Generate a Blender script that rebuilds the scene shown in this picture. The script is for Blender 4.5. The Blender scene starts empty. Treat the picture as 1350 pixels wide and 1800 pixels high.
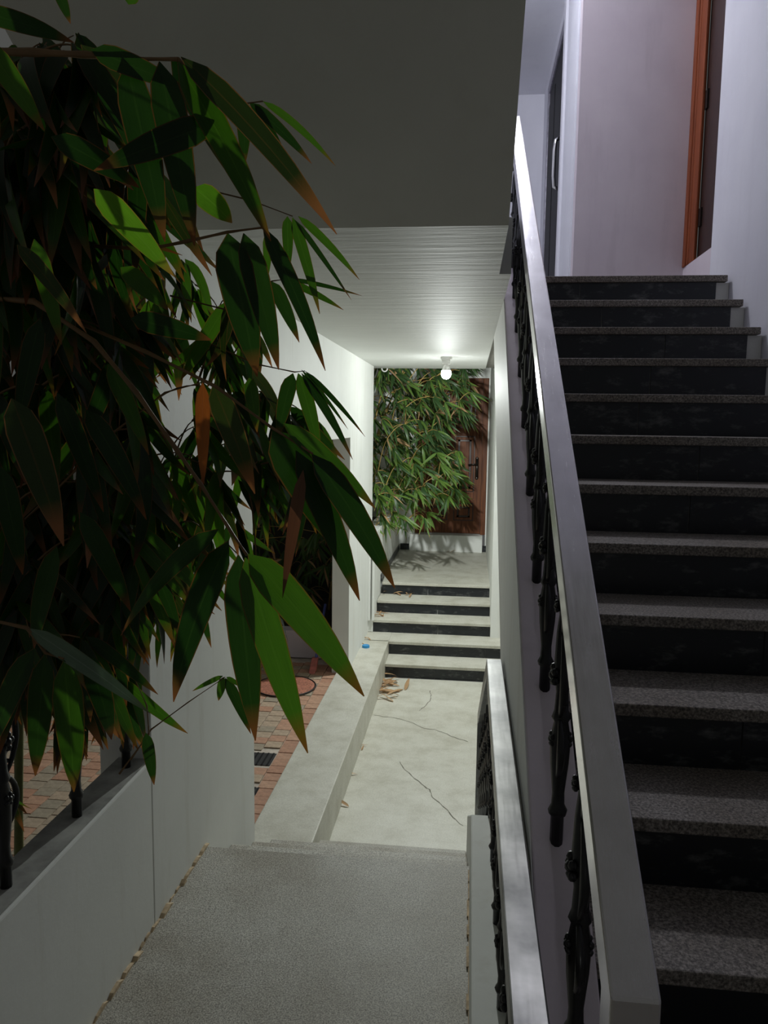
import bpy, math, random
import numpy as np
from mathutils import Vector, Matrix

random.seed(11)
SC = bpy.context.scene
COL = SC.collection

# ------------------------------------------------------------------ camera, world, exposure
# The camera is the world's origin; X runs right, Y into the passage, Z up.  Metres.
YAW, PITCH, ROLL, FPX = math.radians(6.293), math.radians(6.588), math.radians(0.757), 1352.0


def cam_basis():
    f = np.array([-math.sin(YAW) * math.cos(PITCH), math.cos(YAW) * math.cos(PITCH), -math.sin(PITCH)])
    r = np.array([math.cos(YAW), math.sin(YAW), 0.0])
    u = np.cross(r, f)
    c, s = math.cos(ROLL), math.sin(ROLL)
    return c * r + s * u, -s * r + c * u, f


CR, CU, CF = cam_basis()
cam = bpy.data.cameras.new('camera')
cam.sensor_fit = 'VERTICAL'
cam.sensor_height = 24.0
cam.lens = 24.0 * FPX / 1800.0
cam.clip_start = 0.02
cam_o = bpy.data.objects.new('camera', cam)
COL.objects.link(cam_o)
M = Matrix.Identity(4)
for i in range(3):
    M[i][0], M[i][1], M[i][2] = CR[i], CU[i], -CF[i]
cam_o.matrix_world = M
SC.camera = cam_o

world = bpy.data.worlds.new('night')
SC.world = world
world.use_nodes = True
bg = world.node_tree.nodes['Background']
bg.inputs[0].default_value = (0.64, 0.65, 0.62, 1)
bg.inputs[1].default_value = 0.052

SC.view_settings.view_transform = 'Standard'
SC.view_settings.look = 'None'
SC.view_settings.gamma = 1.0
SC.view_settings.use_curve_mapping = False
SC.view_settings.exposure = 1.12
BULB_W = 335.0
UPPER_W = 67.0


def at(x, y, Y):
    """world point that lies Y metres into the passage on the sight line of a spot in the photograph"""
    d = CR * ((x - 675) / FPX) - CU * ((y - 900) / FPX) + CF
    d = d / d[1]
    return Vector((d[0] * Y, Y, d[2] * Y))


# ------------------------------------------------------------------ materials
MATS = {}


class NT:
    def __init__(self, name):
        self.m = bpy.data.materials.new(name)
        self.m.use_nodes = True
        self.t = self.m.node_tree
        self.b = self.t.nodes['Principled BSDF']
        self.out = self.t.nodes['Material Output']
        MATS[name] = self.m

    def n(self, typ, **kw):
        nd = self.t.nodes.new(typ)
        for k, v in kw.items():
            if k.startswith('i_'):
                nd.inputs[k[2:].replace('_', ' ')].default_value = v
            else:
                setattr(nd, k, v)
        return nd

    def l(self, a, b):
        self.t.links.new(a, b)

    def coord(self, scale=(1, 1, 1), kind='Object'):
        tc = self.n('ShaderNodeTexCoord')
        mp = self.n('ShaderNodeMapping')
        mp.inputs['Scale'].default_value = scale
        self.l(tc.outputs[kind], mp.inputs[0])
        return mp.outputs[0]

    def noise(self, vec, scale, detail=3, rough=0.55, dist=0.0):
        nd = self.n('ShaderNodeTexNoise')
        nd.inputs['Scale'].default_value = scale
        nd.inputs['Detail'].default_value = detail
        nd.inputs['Roughness'].default_value = rough
        nd.inputs['Distortion'].default_value = dist
        self.l(vec, nd.inputs['Vector'])
        return nd.outputs['Fac']

    def ramp(self, fac, stops):
        r = self.n('ShaderNodeValToRGB')
        el = r.color_ramp.elements
        while len(el) > len(stops):
            el.remove(el[-1])
        while len(el) < len(stops):
            el.new(0.5)
        for e, (p, c) in zip(el, stops):
            e.position = p
            e.color = (*c, 1) if len(c) == 3 else c
        self.l(fac, r.inputs[0])
        return r.outputs[0]

    def mix(self, fac, a, b, mode='MIX'):
        nd = self.n('ShaderNodeMix', data_type='RGBA', blend_type=mode)
        for s, v in ((nd.inputs[0], fac), (nd.inputs[6], a), (nd.inputs[7], b)):
            if isinstance(v, (int, float)):
                s.default_value = v
            elif isinstance(v, tuple):
                s.default_value = (*v, 1)
            else:
                self.l(v, s)
        return nd.outputs[2]

    def math(self, op, a, b=0.0):
        nd = self.n('ShaderNodeMath', operation=op)
        for s, v in ((nd.inputs[0], a), (nd.inputs[1], b)):
            if isinstance(v, (int, float)):
                s.default_value = v
            else:
                self.l(v, s)
        return nd.outputs[0]

    def bump(self, h, strength=0.2, dist=0.01):
        nd = self.n('ShaderNodeBump')
        nd.inputs['Strength'].default_value = strength
        nd.inputs['Distance'].default_value = dist
        self.l(h, nd.inputs['Height'])
        self.l(nd.outputs[0], self.b.inputs['Normal'])

    def set(self, col=None, rough=0.5, metal=0.0, spec=None):
        if col is not None:
            if isinstance(col, tuple):
                self.b.inputs['Base Color'].default_value = (*col, 1)
            else:
                self.l(col, self.b.inputs['Base Color'])
        if isinstance(rough, (int, float)):
            self.b.inputs['Roughness'].default_value = rough
        else:
            self.l(rough, self.b.inputs['Roughness'])
        self.b.inputs['Metallic'].default_value = metal
        if spec is not None:
            self.b.inputs['Specular IOR Level'].default_value = spec
        return self.m


def m_plaster(name, a, b, stain=(0.42, 0.36, 0.26), amount=0.35, rough=0.72):
    t = NT(name)
    v = t.coord()
    vs = t.coord((6, 6, 0.8))
    base = t.ramp(t.noise(v, 2.2, 4), [(0.3, a), (0.7, b)])
    st = t.ramp(t.noise(vs, 1.6, 5, 0.65), [(0.54, (0, 0, 0)), (0.76, (1, 1, 1))])
    base = t.mix(t.math('MULTIPLY', st, amount), base, stain)
    t.bump(t.noise(v, 38, 4), 0.12, 0.004)
    return t.set(base, rough, 0.0, 0.2)


m_plaster('white_plaster', (0.74, 0.75, 0.72), (0.80, 0.81, 0.78), amount=0.22)
m_plaster('lilac_plaster', (0.62, 0.55, 0.60), (0.70, 0.63, 0.67), (0.3, 0.26, 0.28), 0.15)
m_plaster('grey_plaster', (0.66, 0.66, 0.60), (0.72, 0.72, 0.66), amount=0.1)
m_plaster('cool_plaster', (0.70, 0.70, 0.76), (0.76, 0.76, 0.81), (0.5, 0.47, 0.5), 0.12)


def m_ceiling():
    t = NT('brushed_ceiling_paint')
    v = t.coord()
    vw = t.coord((0.9, 9, 1))
    base = t.ramp(t.noise(v, 1.5, 3), [(0.3, (0.66, 0.67, 0.64)), (0.7, (0.72, 0.73, 0.70))])
    t.bump(t.noise(vw, 2.0, 4, 0.6, 0.5), 0.22, 0.012)
    t.set(base, 0.67, 0.0, 0.06)


m_ceiling()


def m_granite(name, lo, mid, hi, sc=210.0):
    t = NT(name)
    v = t.coord()
    f = t.noise(v, sc, 2, 0.7)
    c = t.ramp(f, [(0.33, lo), (0.50, mid), (0.66, hi)])
    big = t.ramp(t.noise(v, 3.0, 5, 0.6), [(0.35, (0.72, 0.68, 0.62)), (0.65, (1, 1, 1))])
    c = t.mix(1.0, c, big, 'MULTIPLY')
    t.bump(f, 0.2, 0.002)
    t.set(c, 0.62)


m_granite('grey_granite', (0.16, 0.15, 0.13), (0.42, 0.405, 0.36), (0.70, 0.68, 0.62), 240.0)
m_granite('stair_granite', (0.07, 0.063, 0.056), (0.21, 0.19, 0.17), (0.40, 0.37, 0.33), 150.0)


def m_slab():
    t = NT('pale_stone_slab')
    v = t.coord()
    c = t.ramp(t.noise(v, 5.5, 6, 0.65), [(0.28, (0.46, 0.44, 0.37)), (0.5, (0.58, 0.565, 0.50)), (0.75, (0.66, 0.65, 0.59))])
    fine = t.ramp(t.noise(v, 120, 2, 0.6), [(0.3, (0.84, 0.84, 0.82)), (0.7, (1.05, 1.05, 1.03))])
    c = t.mix(1.0, c, fine, 'MULTIPLY')
    t.bump(t.noise(v, 60, 3), 0.12, 0.003)
    t.set(c, 0.50)


m_slab()


def m_black_tile():
    t = NT('black_riser_tile')
    v = t.coord()
    sc = t.ramp(t.noise(t.coord((3, 3, 7)), 3.1, 7, 0.72), [(0.54, (0, 0, 0)), (0.78, (1, 1, 1))])
    c = t.mix(t.math('MULTIPLY', sc, 0.38), (0.010, 0.013, 0.017), (0.38, 0.38, 0.36))
    t.set(c, t.math('ADD', t.math('MULTIPLY', sc, 0.3), 0.30))


m_black_tile()


def m_steel(name, lo, hi, r0):
    t = NT(name)
    v = t.coord((14, 1.0, 1.0))
    f = t.noise(v, 9, 5, 0.65)
    blot = t.noise(t.coord(), 9, 4)
    c = t.ramp(blot, [(0.3, lo), (0.7, hi)])
    r = t.math('ADD', t.math('MULTIPLY', f, 0.22), r0)
    t.set(c, r, 1.0)


m_steel('dull_stainless_steel', (0.60, 0.58, 0.59), (0.74, 0.72, 0.73), 0.13)
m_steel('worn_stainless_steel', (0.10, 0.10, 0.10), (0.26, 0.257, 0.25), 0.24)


def m_plain(name, col, rough=0.5, metal=0.0, var=0.25, sc=20.0, spec=None):
    t = NT(name)
    f = t.noise(t.coord(), sc, 4)
    lo = tuple(c * (1 - var) for c in col)
    hi = tuple(min(1, c * (1 + var)) for c in col)
    return t.set(t.ramp(f, [(0.3, lo), (0.7, hi)]), rough, metal, spec)


m_plain('black_cast_iron', (0.010, 0.010, 0.011), 0.38)
m_plain('polished_steel', (0.72, 0.71, 0.69), 0.10, 1.0, 0.05)
m_plain('weathered_cement', (0.30, 0.30, 0.28), 0.8, var=0.5, sc=9)
m_plain('dark_cement', (0.035, 0.038, 0.028), 0.9, var=0.5, sc=6)  # very dark mottled tone for the wall behind the yard bamboo
m_plain('raw_concrete', (0.22, 0.21, 0.19), 0.8)
m_plain('crack_grime', (0.20, 0.185, 0.15), 0.9)
m_plain('soil', (0.035, 0.024, 0.016), 0.9)
m_plain('dark_door_paint', (0.012, 0.012, 0.013), 0.6, spec=0.2)
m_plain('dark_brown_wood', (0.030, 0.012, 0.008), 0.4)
m_plain('white_plastic', (0.80, 0.80, 0.77), 0.35, var=0.05)
m_plain('blue_plastic', (0.03, 0.28, 0.60), 0.4, var=0.1)
m_plain('broom_blue', (0.10, 0.13, 0.42), 0.4)
m_plain('broom_pink', (0.50, 0.15, 0.12), 0.5)
m_plain('mat_red', (0.34, 0.13, 0.08), 0.8, var=0.5, sc=70)
m_plain('black_rubber', (0.012, 0.011, 0.011), 0.6)
m_plain('bronze_handle', (0.05, 0.042, 0.036), 0.35, 0.8)
m_plain('grey_metal', (0.32, 0.31, 0.36), 0.35, 0.7)
m_plain('paver_joint', (0.46, 0.40, 0.34), 0.8)
m_plain('culm_green', (0.10, 0.12, 0.03), 0.45)
m_plain('twig_brown', (0.17, 0.095, 0.035), 0.6)
m_plain('twig_yellow', (0.40, 0.27, 0.08), 0.6)
m_plain('crumbling_mortar', (0.52, 0.40, 0.26), 0.9, var=0.35, sc=45)


def m_wood(name, a, b):
    t = NT(name)
    f = t.noise(t.coord((9, 9, 0.6)), 4.5, 6, 0.62, 0.4)
    t.bump(f, 0.15, 0.003)
    t.set(t.ramp(f, [(0.3, a), (0.7, b)]), 0.55, 0.0, 0.3)


m_wood('door_wood', (0.070, 0.020, 0.008), (0.23, 0.080, 0.030))
m_wood('frame_wood', (0.15, 0.032, 0.008), (0.27, 0.062, 0.016))


def m_paver(name, a, b):
    t = NT(name)
    oi = t.n('ShaderNodeObjectInfo')
    c = t.mix(oi.outputs['Random'], a, b)
    v = t.coord()
    sp = t.ramp(t.noise(v, 28, 4, 0.7), [(0.3, (0.70, 0.70, 0.70)), (0.7, (1.15, 1.15, 1.15))])
    t.bump(t.noise(v, 50, 3), 0.25, 0.004)
    t.set(t.mix(1.0, c, sp, 'MULTIPLY'), 0.75)


m_paver('paver_terracotta', (0.42, 0.22, 0.14), (0.50, 0.30, 0.20))
m_paver('paver_buff', (0.32, 0.27, 0.20), (0.46, 0.34, 0.24))


def m_leaf(name, a, b, rib, tip, trans, transcol, rough=0.35, tipat=0.93):
    t = NT(name)
    oi = t.n('ShaderNodeObjectInfo')
    uv = t.n('ShaderNodeTexCoord')
    sep = t.n('ShaderNodeSeparateXYZ')
    t.l(uv.outputs['UV'], sep.inputs[0])
    u, w = sep.outputs[0], sep.outputs[1]
    c = t.mix(oi.outputs['Random'], a, b)
    mp = t.n('ShaderNodeMapping')
    mp.inputs['Scale'].default_value = (1.5, 26, 1)
    t.l(uv.outputs['UV'], mp.inputs[0])
    vein = t.ramp(t.noise(mp.outputs[0], 3, 3), [(0.3, (0.75, 0.75, 0.75)), (0.7, (1.15, 1.15, 1.1))])
    c = t.mix(1.0, c, vein, 'MULTIPLY')
    dist = t.math('ABSOLUTE', t.math('SUBTRACT', w, 0.5))
    c = t.mix(t.math('MULTIPLY', t.math('LESS_THAN', dist, 0.03), 0.4), c, rib)
    edge = t.math('MULTIPLY', t.math('GREATER_THAN', dist, 0.465), 0.6)
    c = t.mix(edge, c, tip)
    tipf = t.ramp(u, [(tipat - 0.14, (0, 0, 0)), (min(0.999, tipat + 0.03), (1, 1, 1))])
    c = t.mix(tipf, c, tip)
    t.set(c, rough)
    tr = t.n('ShaderNodeBsdfTranslucent')
    tc = t.mix(1.0, c, transcol, 'MULTIPLY')
    t.l(tc, tr.inputs[0])
    mx = t.n('ShaderNodeMixShader')
    mx.inputs[0].default_value = trans
    t.l(t.b.outputs[0], mx.inputs[1])
    t.l(tr.outputs[0], mx.inputs[2])
    t.l(mx.outputs[0], t.out.inputs[0])


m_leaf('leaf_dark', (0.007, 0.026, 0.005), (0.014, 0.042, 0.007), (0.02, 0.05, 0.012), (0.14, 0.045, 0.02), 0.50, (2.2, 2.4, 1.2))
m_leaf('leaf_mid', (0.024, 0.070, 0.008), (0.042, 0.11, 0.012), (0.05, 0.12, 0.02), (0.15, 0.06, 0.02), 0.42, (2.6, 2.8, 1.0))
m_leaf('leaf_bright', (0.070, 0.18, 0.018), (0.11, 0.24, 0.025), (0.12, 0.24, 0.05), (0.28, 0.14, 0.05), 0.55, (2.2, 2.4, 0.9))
m_leaf('leaf_dry_edge', (0.016, 0.036, 0.008), (0.03, 0.055, 0.012), (0.09, 0.06, 0.02), (0.26, 0.11, 0.05), 0.40, (2.0, 1.8, 1.0), 0.45, 0.84)
m_leaf('leaf_orange', (0.42, 0.13, 0.025), (0.55, 0.20, 0.04), (0.40, 0.15, 0.05), (0.22, 0.07, 0.02), 0.35, (1.3, 1.0, 0.7), 0.6)
m_leaf('leaf_brown', (0.12, 0.055, 0.03), (0.18, 0.085, 0.045), (0.12, 0.06, 0.03), (0.14, 0.06, 0.03), 0.35, (1.3, 1.0, 0.8), 0.6)
m_leaf('leaf_silver', (0.10, 0.16, 0.10), (0.14, 0.20, 0.14), (0.22, 0.28, 0.22), (0.10, 0.12, 0.06), 0.20, (1.2, 1.3, 1.0), 0.22)
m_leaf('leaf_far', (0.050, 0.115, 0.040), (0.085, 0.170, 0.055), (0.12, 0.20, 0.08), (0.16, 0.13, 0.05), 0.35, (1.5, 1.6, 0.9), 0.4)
m_leaf('leaf_far_lit_tone', (0.13, 0.25, 0.055), (0.20, 0.34, 0.075), (0.25, 0.36, 0.12), (0.30, 0.18, 0.06), 0.40, (1.4, 1.5, 0.8), 0.4)  # leaf_far in brighter greens, lamplight put into the leaf colour
m_leaf('leaf_straw', (0.42, 0.25, 0.13), (0.58, 0.37, 0.20), (0.40, 0.24, 0.14), (0.36, 0.18, 0.09), 0.20, (1, 1, 0.8), 0.7)


def emissive(name, col, strength):
    t = NT(name)
    t.set((1, 1, 1), 0.3)
    t.b.inputs['Emission Color'].default_value = (*col, 1)
    t.b.inputs['Emission Strength'].default_value = strength


emissive('lit_bulb_glass', (0.95, 1.0, 1.0), 18.0)
emissive('lit_tube_glass', (0.86, 0.90, 1.0), 12.0)


# ------------------------------------------------------------------ mesh helpers
class MB:
    def __init__(self):
        self.v, self.f, self.uv = [], [], []

    def box(self, x0, x1, y0, y1, z0, z1):
        b = len(self.v)
        self.v += [(x, y, z) for z in (z0, z1) for y in (y0, y1) for x in (x0, x1)]
        self.f += [tuple(b + i for i in q) for q in ((0, 2, 3, 1), (4, 5, 7, 6), (0, 1, 5, 4), (2, 6, 7, 3), (0, 4, 6, 2), (1, 3, 7, 5))]
        return self

    def prism_x(self, pts, x0, x1):
        """polygon of (y, z) extruded along X"""
        b, n = len(self.v), len(pts)
        self.v += [(x0, y, z) for y, z in pts] + [(x1, y, z) for y, z in pts]
        self.f += [tuple(b + i for i in range(n)), tuple(b + n + i for i in reversed(range(n)))]
        self.f += [(b + i, b + n + i, b + n + (i + 1) % n, b + (i + 1) % n) for i in range(n)]
        return self

    def prism_z(self, pts, z0, z1):
        b, n = len(self.v), len(pts)
        self.v += [(x, y, z0) for x, y in pts] + [(x, y, z1) for x, y in pts]
        self.f += [tuple(b + i for i in reversed(range(n))), tuple(b + n + i for i in range(n))]
        self.f += [(b + i, b + (i + 1) % n, b + n + (i + 1) % n, b + n + i) for i in range(n)]
        return self

    def tube(self, pts, rad, n=6, cap=True):
        pts = [Vector(p) for p in pts]
        rad = rad if isinstance(rad, (list, tuple)) else [rad] * len(pts)
        b = len(self.v)
        prev = None
        for i, p in enumerate(pts):
            d = (pts[min(i + 1, len(pts) - 1)] - pts[max(i - 1, 0)])
            d = d.normalized() if d.length > 1e-9 else Vector((0, 0, 1))
            if prev is None:
                a = d.orthogonal().normalized()
            else:
                a = (prev - d * prev.dot(d))
                a = a.normalized() if a.length > 1e-6 else d.orthogonal().normalized()
            prev = a
            c = d.cross(a)
            for k in range(n):
                t = 2 * math.pi * k / n
                self.v.append(tuple(p + (a * math.cos(t) + c * math.sin(t)) * rad[i]))
        for i in range(len(pts) - 1):
            for k in range(n):
                self.f.append((b + i * n + k, b + i * n + (k + 1) % n, b + (i + 1) * n + (k + 1) % n, b + (i + 1) * n + k))
        if cap:
            self.f.append(tuple(b + k for k in reversed(range(n))))
            self.f.append(tuple(b + (len(pts) - 1) * n + k for k in range(n)))
        return self

    def lathe(self, prof, c=(0, 0, 0), n=12, sx=1.0, sy=1.0):
        """profile of (radius, z)"""
        b = len(self.v)
        for r, z in prof:
            for k in range(n):
                t = 2 * math.pi * k / n
                self.v.append((c[0] + r * sx * math.cos(t), c[1] + r * sy * math.sin(t), c[2] + z))
        for i in range(len(prof) - 1):
            for k in range(n):
                self.f.append((b + i * n + k, b + i * n + (k + 1) % n, b + (i + 1) * n + (k + 1) % n, b + (i + 1) * n + k))
        self.f.append(tuple(b + k for k in reversed(range(n))))
        self.f.append(tuple(b + (len(prof) - 1) * n + k for k in range(n)))
        return self

    def ball(self, c, r, n=8, m=5, sx=1, sy=1, sz=1):
        prof = [(max(1e-4, r * math.sin(math.pi * i / m)), -r * sz * math.cos(math.pi * i / m)) for i in range(m + 1)]
        return self.lathe(prof, c, n, sx, sy)

    def mesh(self, name, mat, smooth=False):
        me = bpy.data.meshes.new(name)
        me.from_pydata(self.v, [], self.f)
        me.materials.append(MATS[mat])
        if smooth:
            me.polygons.foreach_set('use_smooth', [True] * len(me.polygons))
        me.update()
        return me

    def build(self, name, mat, parent=None, smooth=False, bevel=0.0, **tags):
        o = link(name, self.mesh(name, mat, smooth), parent)
        if bevel:
            md = o.modifiers.new('bevel', 'BEVEL')
            md.width = bevel
            md.segments = 2
            md.limit_method = 'ANGLE'
            md.angle_limit = math.radians(40)
        tag(o, **tags)
        return o


def link(name, me, parent=None):
    o = bpy.data.objects.new(name, me)
    COL.objects.link(o)
    if parent is not None:
        o.parent = parent
        w = parent.matrix_basis.copy()
        p = parent.parent
        while p is not None:
            w = p.matrix_basis @ parent.matrix_parent_inverse @ w if p is parent.parent else p.matrix_basis @ w
            p = p.parent
        o.matrix_parent_inverse = w.inverted()
    return o


def tag(o, label=None, cat=None, group=None, kind=None):
    if label:
        o['label'] = label
    if cat:
        o['category'] = cat
    if group:
        o['group'] = group
    if kind:
        o['kind'] = kind
    return o


def thing(name, loc, label, cat, group=None):
    o = bpy.data.objects.new(name, None)
    COL.objects.link(o)
    o.location = loc
    return tag(o, label, cat, group)


def struct(name, mb, mat, label, cat, bevel=0.0):
    return mb.build(name, mat, bevel=bevel, label=label, cat=cat, kind='structure')


# ------------------------------------------------------------------ levels (camera-relative)
ZL = -1.566      # near landing
ZW = -2.416      # walkway
ZE = -2.148      # raised ledge beside the walkway
ZP = -2.17       # paved yard
ZF = -1.746      # landing in front of the far door
ZC = 0.580       # passage ceiling
ZU = 0.813       # upper landing
SL = 0.6285      # pitch of the upper flight
XL = -0.94       # face of the near left walls

# ------------------------------------------------------------------ setting
struct('floor_landing', MB().prism_z([(XL, -1.6), (1.37, -1.6), (1.37, 0.92), (0.036, 0.92), (0.036, 2.60), (XL, 2.60)], ZL - 0.16, ZL),
       'grey_granite', 'speckled grey granite landing in the foreground', 'floor')
struct('floor_walkway', MB().box(-0.76, 0.9, 3.6, 7.09, ZW - 0.15, ZW), 'pale_stone_slab', 'pale cracked stone walkway below the landing', 'floor')
struct('floor_far_landing', MB().box(-1.0, 0.255, 8.652, 10.6, ZF - 0.1, ZF), 'pale_stone_slab', 'pale stone landing in front of the brown door', 'floor')
struct('trim_1', MB().box(-1.10, -0.753, 3.27, 7.42, ZW - 0.2, ZE), 'pale_stone_slab', 'raised pale stone ledge running along the walkway', 'ledge', 0.006)

struct('ceiling', MB().prism_z([(-1.15, 2.36), (0.096, 2.36), (0.096, 3.1), (0.141, 3.1), (0.141, 8.25), (-1.15, 8.25)], ZC, ZU - 0.02),
       'brushed_ceiling_paint', 'glossy white ceiling over the passage with brushed streaks', 'ceiling')
struct('ceiling_slope', MB().prism_x([(2.36, ZC), (-1.0, ZC + 0.63 * 3.36), (-1.0, ZC + 0.63 * 3.36 + 0.25), (2.36, ZC + 0.3)], -1.12, 0.096),
       'grey_plaster', 'dim grey sloping underside of the stair overhead', 'ceiling')
struct('wall_left_low', MB().box(XL - 0.105, XL, -1.6, 2.15, ZP - 0.2, -1.03), 'white_plaster', 'low white plaster parapet left of the landing', 'wall', 0.006)
MB().box(XL - 0.104, XL - 0.008, -1.6, 2.149, -1.032, -1.026).build('weathered_cap', 'weathered_cement', bpy.data.objects['wall_left_low'])
struct('wall_left_pillar', MB().box(XL - 0.165, XL, 2.15, 3.27, ZP - 0.3, ZC), 'white_plaster', 'wide white wall pier behind the near bamboo', 'wall', 0.004)
struct('wall_left_pillar_upper', MB().prism_x([(2.15, ZC), (2.36, ZC), (2.15, ZC + 0.132)], XL - 0.165, XL), 'white_plaster',
       'top corner of the white pier under the sloping ceiling', 'wall')
struct('wall_left_far', MB().box(-1.15, -1.0, 6.42, 7.95, ZP - 0.2, ZC).box(-1.15, -1.0, 3.27, 6.42, -0.125, ZC), 'white_plaster',
       'white passage wall with the opening to the yard', 'wall', 0.004)
struct('wall_planter', MB().box(-1.10, -0.95, 7.70, 10.58, ZF - 0.4, -1.13), 'white_plaster', 'low white planter wall beside the far landing', 'wall', 0.006)
struct('trim_2', MB().box(-1.0, -0.975, 7.66, 7.72, ZE + 0.13, -1.13).box(-0.958, -0.935, 7.66, 7.72, ZE + 0.13, -1.13).box(-1.01, -0.925, 7.64, 7.74, -1.16, -1.11),
       'white_plaster', 'narrow white moulding at the end of the planter wall', 'trim', 0.004)
struct('wall_back', MB().box(-2.4, -0.735, 10.58, 10.75, ZF - 0.1, 1.5).box(0.236, 0.6, 10.58, 10.75, ZF - 0.1, 1.5).box(-0.735, 0.236, 10.58, 10.75, 0.62, 1.5),
       'white_plaster', 'white end wall around the brown door', 'wall')
struct('trim_3', MB().box(-0.80, 0.20, 10.47, 10.76, ZF, -1.515), 'white_plaster', 'white raised sill under the brown door', 'sill', 0.006)
struct('wall_right_far', MB().box(0.253, 0.42, 7.68, 10.76, ZW, 1.0), 'white_plaster', 'white side wall right of the far landing', 'wall', 0.004)
struct('wall_right_lower', MB().prism_x([(2.4, ZW), (7.9, ZW), (7.9, ZC), (5.3, ZC), (2.4, -1.35)], 0.9, 1.0), 'white_plaster', 'shaded wall under the stair flight', 'wall')
struct('wall_yard_left', MB().box(-4.6, -4.4, 1.0, 8.6, ZP - 0.1, 0.4), 'white_plaster', 'pale boundary wall on the far side of the yard', 'wall')
struct('wall_planter_side', MB().box(-2.35, -2.2, 8.6, 10.75, ZF - 0.4, 1.2), 'white_plaster', 'white wall behind the far bamboo', 'wall')
struct('wall_yard_back', MB().box(-4.6, -1.15, 8.45, 8.6, ZP - 0.1, 0.3), 'dark_cement', 'dark boundary wall behind the yard bamboo', 'wall')
struct('wall_yard_planter', MB().box(-4.4, -1.15, 6.80, 6.95, ZP, -1.915), 'lilac_plaster', 'low lilac planter kerb across the paved yard', 'wall', 0.005)
struct('baseboard_far', MB().box(-0.95, -0.937, 8.35, 10.47, ZF, ZF + 0.075).box(-0.93, -0.80, 10.56, 10.58, ZF, ZF + 0.085).box(0.20, 0.253, 10.55, 10.575, ZF, ZF + 0.085),
       'black_riser_tile', 'black tile skirting around the far landing', 'baseboard')

# upper storey
struct('floor_upper', MB().box(0.141, 1.5, 4.46, 8.4, ZC + 0.02, ZU - 0.036), 'raw_concrete', 'upper floor slab at the head of the stair', 'floor')
struct('wall_right', MB().box(1.37, 1.55, -1.6, 4.82, ZL - 0.4, 3.6), 'cool_plaster', 'bright white stair wall on the right', 'wall')
struct('wall_upper_front', MB().box(0.655, 1.371, 5.43, 5.55, ZU - 0.03, 3.6), 'lilac_plaster', 'shaded lilac wall facing the top of the stairs', 'wall')
struct('wall_upper_side', MB().box(0.655, 0.78, 5.55, 6.42, ZU - 0.03, 3.6).box(0.655, 0.78, 7.82, 8.35, ZU - 0.03, 3.6).box(0.655, 0.78, 6.42, 7.82, 3.17, 3.6),
       'cool_plaster', 'white upper wall around the dark door', 'wall')
struct('wall_upper_back', MB().box(-1.15, 0.66, 8.27, 8.4, ZU - 0.03, 3.6), 'cool_plaster', 'bright white wall at the end of the upper hall', 'wall')
struct('wall_upper_left', MB().box(-1.15, -1.05, 2.4, 8.3, ZU - 0.03, 3.6), 'cool_plaster', 'white left wall of the upper hall', 'wall')
struct('ceiling_upper', MB().box(-1.15, 1.6, 2.4, 8.4, 3.3, 3.5), 'cool_plaster', 'white ceiling of the upper hall', 'ceiling')
struct('trim_4', MB().box(0.648, 0.66, 5.60, 5.70, ZU - 0.03, 3.3).box(0.636, 0.66, 6.30, 6.42, ZU - 0.03, 3.3), 'cool_plaster',
       'white corner strip beside the dark upper door', 'trim', 0.004)
struct('wall_upper_sill', MB().box(1.371, 1.55, 4.82, 5.55, ZU - 0.03, 1.045), 'lilac_plaster', 'pale step below the upper brown door frame', 'wall')

# ------------------------------------------------------------------ stairs
def stair_steps(root, nosings, x0, x1, rx0, rx1, going, rise, mat_t, thick, tiles, dirn=1, widths=None):
    for i, (y, z) in enumerate(nosings):
        a0, a1 = (x0, x1) if widths is None else widths[i]
        MB().box(a0, a1, y, y + going + 0.03, z - thick, z).build('tread', mat_t, root, bevel=0.004)
        b0, b1 = (rx0, rx1) if widths is None else (a0 + 0.004, a1 - 0.004)
        cuts = [b0] + [c for c in tiles[i % len(tiles)] if b0 + 0.05 < c < b1 - 0.05] + [b1]
        for c0, c1 in zip(cuts[:-1], cuts[1:]):
            MB().box(c0 + 0.002, c1 - 0.002, y + 0.018, y + 0.032, z - rise, z - thick).build('riser_tile', 'black_riser_tile', root)


up = thing('staircase', (0.8, 0.9, ZL), 'long flight of granite steps with black risers climbing on the right', 'stairs')
nos = [(1.448 + 0.27 * n, -1.056 + 0.17 * n) for n in range(-2, 12)]
stair_steps(up, nos, 0.24, 1.352, 0.245, 1.30, 0.27, 0.17, 'stair_granite', 0.034,
            [(0.93,), (0.86,), (0.80,), (0.9,), (0.72,), (0.86,), (0.96,), (0.78,), (0.88,), (0.70,), (0.80,), (0.92,), (0.66,), (0.58,)])
prof = [(nos[0][0] + 0.03, ZL + 0.001)]
for y, z in nos:
    prof += [(y + 0.031, z - 0.036), (y + 0.299, z - 0.036)]
prof = prof[:-1] + [(4.75, nos[-1][1] - 0.036), (4.75, ZC)]
prof += [(4.75, 0.45), (1.9, ZL + 0.001)]
MB().prism_x(prof, 0.243, 1.368).build('stair_body', 'white_plaster', up)
ctop = lambda y: SL * y - 1.74
cbot = lambda y: SL * y - 2.74
MB().prism_x([(0.55, ctop(0.55)), (0.55, ZL + 0.001), (1.87, ZL + 0.001), (5.26, ZC - 0.001), (4.70, ZC - 0.001), (4.70, 1.0), (4.36, ctop(4.36))], 0.141, 0.243) \
    .build('side_curb', 'lilac_plaster', up, bevel=0.004)
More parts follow.
